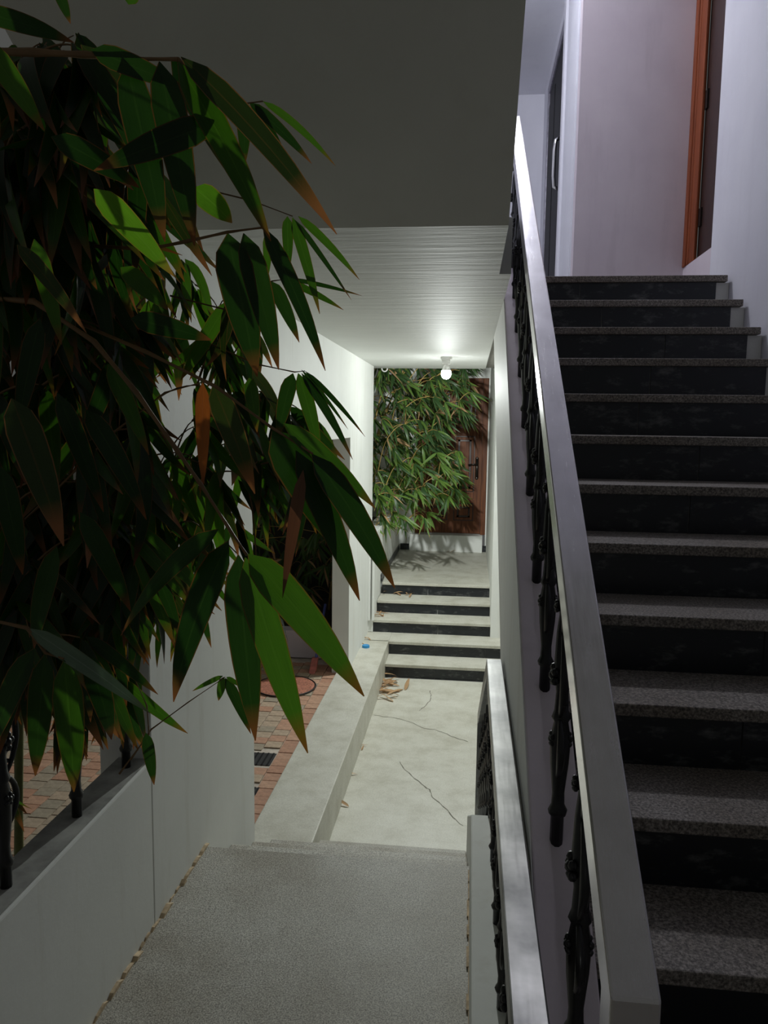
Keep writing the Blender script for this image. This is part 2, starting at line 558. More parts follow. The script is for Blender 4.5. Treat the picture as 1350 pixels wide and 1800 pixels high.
# outer face of the curb is painted white like the passage
MB().prism_x([(0.56, ctop(0.56) - 0.006), (0.56, ZL + 0.002), (1.88, ZL + 0.002), (5.25, ZC - 0.003), (3.70, ZC - 0.003), (3.66, ctop(3.66) - 0.006)], 0.1385, 0.141) \
    .build('curb_face', 'white_plaster', up)

down = thing('staircase', (-0.45, 2.6, ZL), 'short granite steps dropping from the landing edge to the walkway', 'stairs')
dn = [(2.60 + 0.32 * k, ZL - 0.17 * k) for k in range(0, 5)]
for k, (y, z) in enumerate(dn):
    if k:
        MB().box(XL, 0.036, y - 0.35, y, z - 0.035, z).build('tread', 'grey_granite', down, bevel=0.008)
        MB().box(XL, 0.036, y - 0.03, y - 0.014, z - 0.17, z - 0.035).build('riser_tile', 'black_riser_tile', down)
MB().prism_x([(2.57, ZL - 0.17)] + [p for y, z in dn[1:] for p in ((y - 0.35, z - 0.036), (y - 0.031, z - 0.036))] + [(3.85, ZW - 0.1), (2.57, ZW - 0.1)], XL, 0.036) \
    .build('stair_body', 'raw_concrete', down)
MB().prism_x([(0.95, -1.35), (2.56, -1.35), (3.86, -1.35 - 0.69), (3.86, ZW), (2.5, ZW), (0.95, ZL - 0.16)], 0.036, 0.1385) \
      .build('side_curb', 'white_plaster', down, bevel=0.006)
# crumbling mortar where the landing meets the walls
mm = MB()
y = 0.9
rnd = random.Random(3)
while y < 2.56:
    L = rnd.uniform(0.03, 0.09)
    mm.prism_x([(y, ZL), (y + L, ZL), (y + L * 0.7, ZL + rnd.uniform(0.003, 0.012)), (y + L * 0.2, ZL + rnd.uniform(0.003, 0.010))], XL, XL + rnd.uniform(0.004, 0.016))
    y += L
mm.build('mortar_strip', 'crumbling_mortar', down)
mm = MB()
y = 0.9
while y < 2.56:
    L = rnd.uniform(0.03, 0.12)
    mm.box(0.036 - rnd.uniform(0.001, 0.009), 0.037, y, y + L, ZL, ZL + rnd.uniform(0.003, 0.010))
    y += L
mm.build('mortar_strip', 'crumbling_mortar', down)

far = thing('staircase', (-0.3, 7.09, ZW), 'five pale stone steps with black tiled risers up to the brown door', 'stairs')
fn = [(7.09 + 0.306 * k, ZW + 0.134 * (k + 1)) for k in range(5)]
stair_steps(far, fn, 0, 0, 0, 0, 0.306, 0.134, 'pale_stone_slab', 0.03,
            [(-0.28, 0.2), (-0.30, 0.2), (-0.78, -0.28), (-0.76, -0.30), (-0.42,)],
            widths=[(-0.753, 0.6), (-0.753, 0.6), (-0.995, 0.255), (-0.945, 0.255), (-0.925, 0.255)])
MB().box(-1.0, -0.753, 7.40, 7.74, ZE - 0.03, ZE).build('tread', 'pale_stone_slab', far)
MB().prism_x([(7.125, ZW)] + [p for y, z in fn for p in ((y + 0.034, z - 0.031), (y + 0.34, z - 0.031))][:-1] + [(8.7, fn[-1][1] - 0.031), (8.7, ZW)], -0.92, 0.252) \
    .build('stair_body', 'white_plaster', far)


# ------------------------------------------------------------------ railings
def baluster_parts(H, s=1.0):
    """cast-iron baluster of height H standing on z=0: stem, belly with scrolls and rosettes (flat ornament lies in the Y-Z plane)"""
    st = MB()
    st.lathe([(0.013, 0), (0.013, 0.10 * H), (0.017, 0.105 * H), (0.019, 0.12 * H), (0.013, 0.14 * H), (0.012, 0.18 * H), (0.018, 0.28 * H), (0.020, 0.36 * H),
              (0.014, 0.42 * H), (0.019, 0.435 * H), (0.014, 0.46 * H), (0.012, 0.52 * H), (0.018, 0.60 * H), (0.015, 0.72 * H), (0.011, 0.78 * H), (0.017, 0.80 * H),
              (0.013, 0.83 * H), (0.012, 1.0 * H)], n=10)
    sc = MB()
    for sy in (-1, 1):
        for (z0, z1, w) in ((0.24, 0.44, 0.036), (0.44, 0.72, 0.044), (0.72, 0.86, 0.028)):
            pts = []
            for i in range(11):
                t = i / 10
                pts.append((0.004 * sy, sy * (0.010 + w * math.sin(math.pi * t) ** 0.8), H * (z0 + (z1 - z0) * t)))
            sc.tube(pts, [0.004 + 0.004 * math.sin(math.pi * i / 10) for i in range(11)], 6)
        for zc, r in ((0.50, 0.020), (0.66, 0.017)):
            pts = []
            for i in range(12):
                a = i / 11 * 1.6 * math.pi
                rr = r * (1 - 0.55 * i / 11)
                pts.append((0.0, sy * (0.026 + rr * math.cos(a)), H * zc + rr * math.sin(a)))
            sc.tube(pts, 0.0042, 5)
    ros = []
    for zc, r in ((0.575, 0.016), (0.36, 0.011), (0.80, 0.009)):
        ro = MB().ball((0, 0, 0), r * 0.7, 8, 5)
        for k in range(5):
            a = 2 * math.pi * k / 5
            ro.ball((0, r * 0.95 * math.cos(a), r * 0.95 * math.sin(a)), r * 0.52, 6, 4)
        me = ro.mesh('rosette', 'black_cast_iron', True)
        ros += [(me, (sx * 0.0165, 0, H * zc)) for sx in (-1, 1)]
    return (st.mesh('baluster', 'black_cast_iron', True), sc.mesh('scroll', 'black_cast_iron', True), ros)


BAL_UP = baluster_parts(0.60)
BAL_LO = baluster_parts(0.485)


def put_baluster(root, loc, meshes):
    b = link('baluster', meshes[0], root)
    b.matrix_basis = Matrix.Translation(loc)
    for nm, me, p in [('scroll', meshes[1], (0, 0, 0))] + [('rosette', me, p) for me, p in meshes[2]]:
        c = bpy.data.objects.new(nm, me)
        c.location = p
        COL.objects.link(c)
        c.parent = b


def tube_rect_line(mb, pts, w, h, xc):
    """rectangular tube whose top centre line is pts [(y, z)] in plane x = xc"""
    b = len(mb.v)
    n = len(pts)
    for i, (y, z) in enumerate(pts):
        d0 = Vector((pts[i][0] - pts[i - 1][0], pts[i][1] - pts[i - 1][1])).normalized() if i else None
        d1 = Vector((pts[i + 1][0] - pts[i][0], pts[i + 1][1] - pts[i][1])).normalized() if i < n - 1 else None
        if d0 is None:
            nrm = Vector((-d1.y, d1.x))
        elif d1 is None:
            nrm = Vector((-d0.y, d0.x))
        else:
            n0, n1 = Vector((-d0.y, d0.x)), Vector((-d1.y, d1.x))
            nrm = (n0 + n1)
            nrm = nrm / max(0.2, nrm.dot(n0))
        if nrm.length < 1e-6:
            nrm = Vector((0, 1))
        for sx in (-w / 2, w / 2):
            mb.v.append((xc + sx, y, z))
            mb.v.append((xc + sx, y - nrm.x * h, z - nrm.y * h))
    for i in range(n - 1):
        a, c = b + 4 * i, b + 4 * (i + 1)
        mb.f += [(a, a + 2, c + 2, c), (a + 1, c + 1, c + 3, a + 3), (a, c, c + 1, a + 1), (a + 2, a + 3, c + 3, c + 2)]
    mb.f += [(b, b + 1, b + 3, b + 2), (b + 4 * (n - 1), b + 4 * (n - 1) + 2, b + 4 * (n - 1) + 3, b + 4 * (n - 1) + 1)]


rail_z = lambda y: SL * y - 1.09
r1 = thing('stair_railing', (0.19, 0.77, ctop(0.77)), 'steel handrail with black iron balusters climbing beside the right flight', 'railing')
m = MB()
tube_rect_line(m, [(0.775, ZL + 0.25), (0.775, rail_z(0.775)), (4.30, rail_z(4.30))], 0.053, 0.056, 0.190)
m.build('handrail', 'dull_stainless_steel', r1, bevel=0.003)
for y in (1.15, 1.47, 1.79, 2.10, 2.43, 2.76, 3.07, 3.40, 3.70, 4.02):
    put_baluster(r1, (0.190, y, ctop(y) - 0.008), BAL_UP)

r2 = thing('landing_railing', (0.104, 1.0, -1.35), 'low steel handrail with black balusters beside the landing, bending down to the walkway', 'railing')
m = MB()
tube_rect_line(m, [(0.9, -0.82), (2.655, -0.82), (4.02, -0.82 - 0.53 * 1.365), (4.02, ZW + 0.02)], 0.053, 0.056, 0.104)
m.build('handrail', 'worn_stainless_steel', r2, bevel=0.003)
for y in (1.05, 1.36, 1.67, 1.98, 2.28, 2.55):
    put_baluster(r2, (0.108, y, -1.358), BAL_LO)
for y in (2.80, 3.05, 3.30, 3.55, 3.80):
    put_baluster(r2, (0.104, y, -1.36 - 0.53 * (y - 2.56)), BAL_LO)

r3 = thing('parapet_railing', (XL - 0.05, 0.9, -1.03), 'black scrolled iron railing on the low white parapet behind bamboo leaves', 'railing')
m = MB()
tube_rect_line(m, [(0.6, -0.40), (2.15, -0.40)], 0.053, 0.05, XL - 0.055)
m.build('handrail', 'dull_stainless_steel', r3, bevel=0.003)
for y in (0.87, 1.18, 1.49, 1.80, 2.09):
    put_baluster(r3, (XL - 0.052, y, -1.038), BAL_UP)

# ------------------------------------------------------------------ doors
def build_far_door():
    d = thing('door_1', (-0.25, 10.62, -1.515), 'brown panelled wooden door at the end of the passage', 'door')
    d['kind'] = 'structure'
    x0, x1, z0, z1, y = -0.735, 0.236, -1.515, 0.62, 10.60
    MB().box(x0, x0 + 0.07, y, y + 0.10, z0, z1).box(x1 - 0.07, x1, y - 0.012, y + 0.10, z0, z1).box(x0 + 0.07, x1 - 0.07, y, y + 0.10, z1 - 0.07, z1) \
        .build('door_frame', 'door_wood', d, bevel=0.006)
    lx0, lx1, lz1 = x0 + 0.072, x1 - 0.072, z1 - 0.072
    SHADOW_LINES = []
    leaf = MB().box(lx0, lx1, y + 0.04, y + 0.085, z0 + 0.01, lz1).build('door_leaf', 'door_wood', d)
    W = lx1 - lx0
    for px0, px1 in ((lx0 + 0.11, lx0 + W / 2 - 0.055), (lx0 + W / 2 + 0.055, lx1 - 0.11)):
        for pz0, pz1 in ((z0 + 0.20, z0 + 0.42), (z0 + 0.60, z0 + 1.34), (z0 + 1.48, lz1 - 0.13)):
            m = MB()
            t, yy = 0.035, y + 0.04
            m.box(px0, px1, yy - 0.024, yy + 0.002, pz0, pz0 + t).box(px0, px1, yy - 0.024, yy + 0.002, pz1 - t, pz1)
            m.box(px0, px0 + t, yy - 0.024, yy + 0.002, pz0 + t, pz1 - t).box(px1 - t, px1, yy - 0.024, yy + 0.002, pz0 + t, pz1 - t)
            m.box(px0 + 0.06, px1 - 0.06, yy - 0.018, yy + 0.002, pz0 + 0.06, pz1 - 0.06)
            pan = m.build('raised_panel', 'door_wood', leaf, bevel=0.006)
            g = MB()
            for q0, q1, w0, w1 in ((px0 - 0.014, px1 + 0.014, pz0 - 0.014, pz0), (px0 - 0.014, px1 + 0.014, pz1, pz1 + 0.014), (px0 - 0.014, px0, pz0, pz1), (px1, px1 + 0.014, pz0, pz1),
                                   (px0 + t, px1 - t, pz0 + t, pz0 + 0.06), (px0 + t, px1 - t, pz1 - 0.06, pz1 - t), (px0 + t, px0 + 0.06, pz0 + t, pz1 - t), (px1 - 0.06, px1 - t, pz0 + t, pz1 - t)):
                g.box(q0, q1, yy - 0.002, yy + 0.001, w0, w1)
            SHADOW_LINES.append(g)
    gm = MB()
    for g in SHADOW_LINES:
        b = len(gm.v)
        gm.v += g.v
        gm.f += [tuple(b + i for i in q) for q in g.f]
    gm.build('panel_shadow_line', 'dark_brown_wood', leaf)  # flat dark strips: shadow lines around the panel mouldings, painted as colour
    hx, hz = lx1 - 0.062, z0 + 0.93
    h = MB()
    h.prism_z([(hx - 0.022, y + 0.028), (hx + 0.022, y + 0.028), (hx + 0.022, y + 0.042), (hx - 0.022, y + 0.042)], hz - 0.15, hz + 0.12)
    h.ball((hx, y + 0.035, hz + 0.12), 0.022, 10, 6, 1, 0.4, 1).ball((hx, y + 0.035, hz - 0.15), 0.022, 10, 6, 1, 0.4, 1)
    h.tube([(hx, y + 0.03, hz + 0.04), (hx, y - 0.03, hz + 0.04), (hx - 0.04, y - 0.035, hz + 0.045), (hx - 0.12, y - 0.035, hz + 0.035)], 0.010, 8)
    h.build('handle', 'bronze_handle', leaf, smooth=True)


build_far_door()

d2 = thing('door_2', (0.68, 7.1, ZU), 'dark upper door seen edge-on with a long pale pull handle', 'door')
d2['kind'] = 'structure'
MB().box(0.648, 0.70, 6.42, 6.52, ZU, 3.17).box(0.648, 0.70, 7.74, 7.82, ZU, 3.17).box(0.648, 0.70, 6.52, 7.74, 3.09, 3.17).build('door_frame', 'grey_metal', d2, bevel=0.004)
lf = MB().box(0.665, 0.70, 6.52, 7.74, ZU, 3.09).build('door_leaf', 'dark_door_paint', d2)
MB().box(0.652, 0.667, 6.60, 7.10, ZU + 0.12, 2.95).box(0.652, 0.667, 7.18, 7.66, ZU + 0.12, 2.95).build('raised_panel', 'dark_door_paint', lf, bevel=0.006)
MB().tube([(0.66, 6.60, 1.90), (0.622, 6.60, 1.92), (0.615, 6.60, 2.00), (0.615, 6.60, 2.20), (0.622, 6.60, 2.28), (0.66, 6.60, 2.30)], 0.016, 8) \
    .build('handle', 'polished_steel', lf, smooth=True)

d3 = thing('door_3', (1.42, 5.2, 1.045), 'reddish brown door frame with dark leaf at the head of the stairs', 'door')
d3['kind'] = 'structure'
MB().box(1.371, 1.392, 5.20, 5.43, 1.045, 3.4).box(1.362, 1.378, 5.36, 5.43, 1.045, 3.4).box(1.366, 1.38, 5.31, 5.345, 1.045, 3.4).build('door_frame', 'frame_wood', d3, bevel=0.006)
lf = MB().box(1.40, 1.44, 4.82, 5.22, 1.045, 3.4).build('door_leaf', 'dark_brown_wood', d3)
for z in (1.25, 1.95, 2.6):
    MB().box(1.388, 1.401, 5.155, 5.20, z, z + 0.11).build('hinge', 'bronze_handle', lf)

# ------------------------------------------------------------------ lamps
def bulb_light(name, loc, power, col, radius, smooth):
    ld = bpy.data.lights.new(name, 'POINT')
    ld.energy = power
    ld.color = col
    ld.shadow_soft_size = radius
    ld.use_nodes = True
    nt = ld.node_tree
    fo = nt.nodes.new('ShaderNodeLightFalloff')
    fo.inputs['Strength'].default_value = 1.0
    fo.inputs['Smooth'].default_value = smooth
    em = next(n for n in nt.nodes if n.type == 'EMISSION')
    nt.links.new(fo.outputs['Quadratic'], em.inputs['Strength'])
    o = bpy.data.objects.new(name, ld)
    COL.objects.link(o)
    o.location = loc
    return o


def build_passage_lamp():
    x, y = -0.224, 6.86
    t = thing('ceiling_bulb', (x, y, ZC), 'lit white bulb in a holder on the passage ceiling', 'lamp')
    MB().box(x - 0.05, x + 0.05, y - 0.05, y + 0.05, ZC - 0.022, ZC).box(x - 0.036, x + 0.036, y - 0.036, y + 0.036, ZC - 0.062, ZC - 0.022) \
        .build('holder', 'white_plastic', t, bevel=0.006)
    MB().lathe([(0.040, -0.052), (0.030, -0.028), (0.020, -0.004), (0.018, 0.0)], (x, y, ZC - 0.062), 16).build('bulb_neck', 'white_plastic', t, smooth=True)
    pr = [(0.003, -0.128), (0.020, -0.124), (0.036, -0.110), (0.044, -0.088), (0.044, -0.070), (0.040, -0.053)]
    MB().lathe(pr, (x, y, ZC - 0.062), 18).build('bulb_glass', 'lit_bulb_glass', t, smooth=True)
    bulb_light('bulb_glow', (x, y, ZC - 0.062 - 0.17), BULB_W, (0.95, 1.0, 0.97), 0.035, 25.0)


build_passage_lamp()


def build_upper_lamp():
    x, y, z = 0.12, 5.15, 3.10
    t = thing('tube_lamp', (x, y, 3.30), 'bright tube lamp hanging from the upper hall ceiling', 'lamp')
    MB().box(x - 0.03, x + 0.03, y - 0.6, y + 0.6, z + 0.03, z + 0.07).box(x - 0.01, x + 0.01, y - 0.4, y - 0.38, z + 0.07, 3.30) \
        .box(x - 0.01, x + 0.01, y + 0.38, y + 0.40, z + 0.07, 3.30).build('holder', 'white_plastic', t)
    MB().tube([(x, y - 0.58, z), (x, y + 0.58, z)], 0.016, 10).build('tube_glass', 'lit_tube_glass', t, smooth=True)
    bulb_light('tube_glow', (x, y, z - 0.16), UPPER_W, (0.90, 0.91, 1.0), 0.10, 7.0)


build_upper_lamp()

# ------------------------------------------------------------------ paved yard
yard = MB().box(-4.45, -1.09, 0.6, 8.5, ZP - 0.12, ZP - 0.008).build('floor_yard', 'paver_joint')
tag(yard, 'yard paved with small orange and buff blocks', 'floor', None, 'structure')
PV = {}
for nm in ('paver_terracotta', 'paver_buff'):
    PV[nm] = MB().box(-0.0545, 0.0545, -0.047, 0.047, -0.02, 0.0)
    PV[nm] = PV[nm].mesh('paver', nm)
rest = {'paver_terracotta': MB(), 'paver_buff': MB()}
rp = random.Random(5)
HOLES = [(-1.39, -1.215, 4.57, 4.75), (-1.30, -1.19, 4.17, 4.27)]
count = 0
for ci in range(20):
    xc = -1.095 - 0.0575 - ci * 0.115
    off = rp.uniform(0, 0.1)
    for ri in range(40):
        yc = 2.6 + off + ri * 0.1 + 0.05
        if yc > 6.75:
            continue
        if any(a - 0.03 < xc < b + 0.03 and c - 0.03 < yc < d + 0.03 for a, b, c, d in HOLES):
            continue
        mt = 'paver_terracotta' if (ci == 0 or rp.random() < 0.5) else 'paver_buff'
        big = (ci <= 4 and yc > 3.3) or (-2.95 < xc < -1.85 and 3.4 < yc < 4.6)
        if big and count < 298:
            o = link('paver', PV[mt], yard)
            o.matrix_basis = Matrix.Translation((xc, yc, ZP + rp.uniform(-0.002, 0.002)))
            count += 1
        else:
            rest[mt].box(xc - 0.0545, xc + 0.0545, yc - 0.047, yc + 0.047, ZP - 0.02, ZP + rp.uniform(-0.002, 0.002))
for nm, mb in rest.items():
    mb.build('paver_field', nm, yard, kind='stuff')
for i, (a, b, c, d) in enumerate(HOLES):
    g = thing('drain_cover', ((a + b) / 2, (c + d) / 2, ZP), ('larger' if i == 0 else 'smaller') + ' black square drain cover set in the yard paving', 'drain', 'yard drains')
    MB().box(a, b, c, d, ZP - 0.02, ZP - 0.004).build('recess', 'black_rubber', g)
    m = MB()
    for k in range(5):
        x = a + (b - a) * (k + 0.5) / 5
        m.box(x - 0.006, x + 0.006, c, d, ZP - 0.006, ZP - 0.001)
    m.build('grate', 'black_cast_iron', g)

mat_ = thing('round_mat', (-1.46, 6.0, ZP), 'round reddish pebbled mat with a black rim on the paving', 'mat')
MB().lathe([(0.24, 0.0), (0.24, 0.012), (0.225, 0.016), (0.001, 0.018)], (-1.46, 6.0, ZP + 0.002), 28).build('mat_top', 'mat_red', mat_)
m = MB()
m.tube([(-1.46 + 0.25 * math.cos(2 * math.pi * k / 28), 6.0 + 0.25 * math.sin(2 * math.pi * k / 28), ZP + 0.012) for k in range(29)], 0.006, 6, False)
m.build('rim', 'black_rubber', mat_, smooth=True)

br = thing('broom', (-1.35, 6.45, ZP), 'blue-handled pink brush leaning on the lilac kerb', 'broom')
pb, ph, pt = at(549, 1190, 6.40), at(555, 1160, 6.52), at(572, 1062, 6.86)
pb.z = ZP
MB().tube([ph, pt], 0.012, 8).build('handle', 'broom_blue', br, smooth=True)
MB().prism_x([(6.36, ZP), (6.46, ZP), (6.55, ph.z + 0.02), (6.50, ph.z + 0.02)], pb.x - 0.028, pb.x + 0.028).build('bristle_head', 'broom_pink', br, bevel=0.006)

bm = thing('bottle_cap', at(643, 1137, 7.15), 'small bright blue bottle cap on the ledge', 'cap')
c = at(643, 1137, 7.15)
c.z = ZE
MB().lathe([(0.036, 0), (0.036, 0.02), (0.033, 0.024)], c, 16).build('cap', 'blue_plastic', bm, smooth=False)

rg = thing('pipe_ring', at(676, 648, 8.35), 'small white ring under the ceiling edge above the far bamboo', 'ring')
c = at(676, 648, 8.35)
MB().tube([c + Vector((0.03 * math.cos(2 * math.pi * k / 16), 0, 0.03 * math.sin(2 * math.pi * k / 16))) for k in range(17)], 0.008, 6, False).build('ring', 'white_plastic', rg, smooth=True)
MB().tube([c + Vector((0, 0, 0.03)), c + Vector((0, 0.0, 0.16))], 0.006, 6).build('stem', 'white_plastic', rg)

# ------------------------------------------------------------------ bamboo
def leaf_geo(bend=0.10, curve=0.0, fold=0.18, twist=0.0, curl=0.0, seg=9):
    """unit leaf along +X (length 1, width 1 in Y), normal +Z; returns verts, faces, uvs"""
    vs, fs, uv = [], [], []
    for i in range(seg + 1):
        t = i / seg
        if t < 0.22:
            w = math.sin(min(1, t / 0.22) * math.pi / 2) ** 0.7
        else:
            w = (1 - ((t - 0.22) / 0.78) ** 2.3)
        w = max(w, 0.03) * 0.5
        zc = bend * 4 * t * (1 - t) * 0.6 - curl * t * t
        yc = curve * 4 * t * (1 - t)
        tw = twist * t
        for s in (-1, 0, 1):
            yy = s * w
            zz = abs(s) * w * fold
            vs.append((t, yc + yy * math.cos(tw) , zc, zz + yy * math.sin(tw)))
            uv.append((t, 0.5 + 0.5 * s))
    for i in range(seg):
        for k in range(2):
            a = i * 3 + k
            fs.append((a, a + 1, a + 4, a + 3))
    return vs, fs, uv


SHAPES = [dict(bend=0.10, curve=0.0), dict(bend=0.16, curve=0.0, twist=0.5), dict(bend=0.05, curve=0.0, twist=-0.4), dict(bend=0.20, curl=0.10, twist=0.2),
          dict(bend=0.02, fold=0.3), dict(bend=0.12, curl=-0.06, twist=-0.7, fold=0.25)]
LEAF_CACHE = {}


def leaf_xf(B, T, nrm, W):
    x = (T - B)
    L = x.length
    x.normalize()
    z = nrm - x * nrm.dot(x)
    z = z.normalized() if z.length > 1e-5 else x.orthogonal().normalized()
    y = z.cross(x)
    return x, y, z, L, W


def leaf_verts(shape, B, fr):
    x, y, z, L, W = fr
    key = ('g', shape)
    if key not in LEAF_CACHE:
        LEAF_CACHE[key] = leaf_geo(**SHAPES[shape])
    vs, fs, uv = LEAF_CACHE[key]
    out = [B + x * (L * a) + y * (W * b) + z * (L * c + W * d) for a, b, c, d in vs]
    return out, fs, uv


def leaf_object(name, parent, shape, mat, B, T, nrm, W):
    """one leaf as an object of its own; leaves of one shape, material and slimness share mesh data"""
    fr = leaf_xf(B, T, nrm, W)
    ratio = max(0.06, round(W / fr[3] / 0.02) * 0.02)
    key = (shape, mat, ratio)
    if key not in LEAF_CACHE:
        vs, fs, uv = leaf_verts(shape, Vector((0, 0, 0)), (Vector((1, 0, 0)), Vector((0, 1, 0)), Vector((0, 0, 1)), 1.0, ratio))
        LEAF_CACHE[key] = leaf_mesh(name, [tuple(v) for v in vs], fs, uv, mat)
    o = link(name, LEAF_CACHE[key], parent)
    x, y, z, L, _ = fr
    mw = Matrix((( x.x * L, y.x * L, z.x * L, B.x), (x.y * L, y.y * L, z.y * L, B.y), (x.z * L, y.z * L, z.z * L, B.z), (0, 0, 0, 1)))
    o.matrix_basis = mw
    return o


def leaf_mesh(name, vs, fs, uv, mat):
    me = bpy.data.meshes.new(name)
    me.from_pydata(vs, [], fs)
    lay = me.uv_layers.new(name='UVMap')
    li = np.empty(len(me.loops), dtype=np.int32)
    me.loops.foreach_get('vertex_index', li)
    lay.data.foreach_set('uv', np.array(uv, dtype=np.float32)[li].ravel())
    me.materials.append(MATS[mat])
    me.polygons.foreach_set('use_smooth', [True] * len(me.polygons))
    me.update()
    return me


class LeafMass:
    def __init__(self):
        self.d = {}

    def add(self, shape, mat, B, T, nrm, W):
        v, f, u = self.d.setdefault(mat, ([], [], []))
        vs, fs, uv = leaf_verts(shape, B, leaf_xf(B, T, nrm, W))
        b = len(v)
        v.extend(tuple(p) for p in vs)
        f.extend(tuple(b + i for i in q) for q in fs)
        u.extend(uv)

    def build(self, name, parent):
        for mat, (v, f, u) in self.d.items():
            o = link(name, leaf_mesh(name, v, f, u, mat), parent)
            o['kind'] = 'stuff'


def rvec(r):
    return Vector((r.gauss(0, 1), r.gauss(0, 1), r.gauss(0, 1))).normalized()


def bez(a, b, c, n=8):
    return [a * (1 - t) ** 2 + b * 2 * t * (1 - t) + c * t * t for t in [i / n for i in range(n + 1)]]


def culm(parent, base, top, lean, r, mat):
    pts = bez(base, (base + top) / 2 + Vector((0, 0, (top - base).length * 0.1)), top + lean, 14)
    m = MB()
    rad = []
    for i in range(len(pts)):
        rad.append(r * (1 - 0.55 * i / 14) * (1.18 if i % 2 == 0 else 1.0))
    m.tube(pts, rad, 8)
    m.build('culm', mat, parent, smooth=True)
    return pts


def nearest(pts_list, p):
    best = None
    for pts in pts_list:
        for q in pts:
            d = (q - p).length + max(0, q.z - p.z + 0.15) * 0.3
            if best is None or d < best[0]:
                best = (d, q)
    return best[1]


# ---- near bamboo, leaning over the parapet
nb = thing('bamboo_clump', (-1.75, 2.0, ZP), 'large dark bamboo with broad leaves hanging over the parapet in the left foreground', 'bamboo')
culms = []
rb = random.Random(21)
for bx, by, tx, ty, tz in ((-1.75, 1.75, -1.15, 1.35, 1.4), (-1.95, 2.15, -1.35, 1.75, 1.5), (-1.6, 2.45, -1.30, 2.2, 1.2), (-2.1, 2.6, -1.55, 2.3, 1.6), (-1.7, 1.3, -1.0, 1.0, 1.2), (-2.3, 2.0, -1.6, 1.6, 1.6)):
    culms.append(culm(nb, Vector((bx, by, ZP)), Vector((tx, ty, tz)), Vector((0.1, -0.1, 0)), 0.016, 'culm_green'))
VIEW = Vector((0, -1, 0.15))


def hero(x0, y0, x1, y1, wpx, Y0, Y1, mat, shape=0, tilt=0.0):
    B, T = at(x0, y0, Y0), at(x1, y1, Y1)
    W = wpx * (Y0 + Y1) / 2 / FPX
    n = (-B).normalized() + Vector((tilt, 0, 0.25))
    leaf_object('leaf', nb, shape, mat, B, T, n, W)


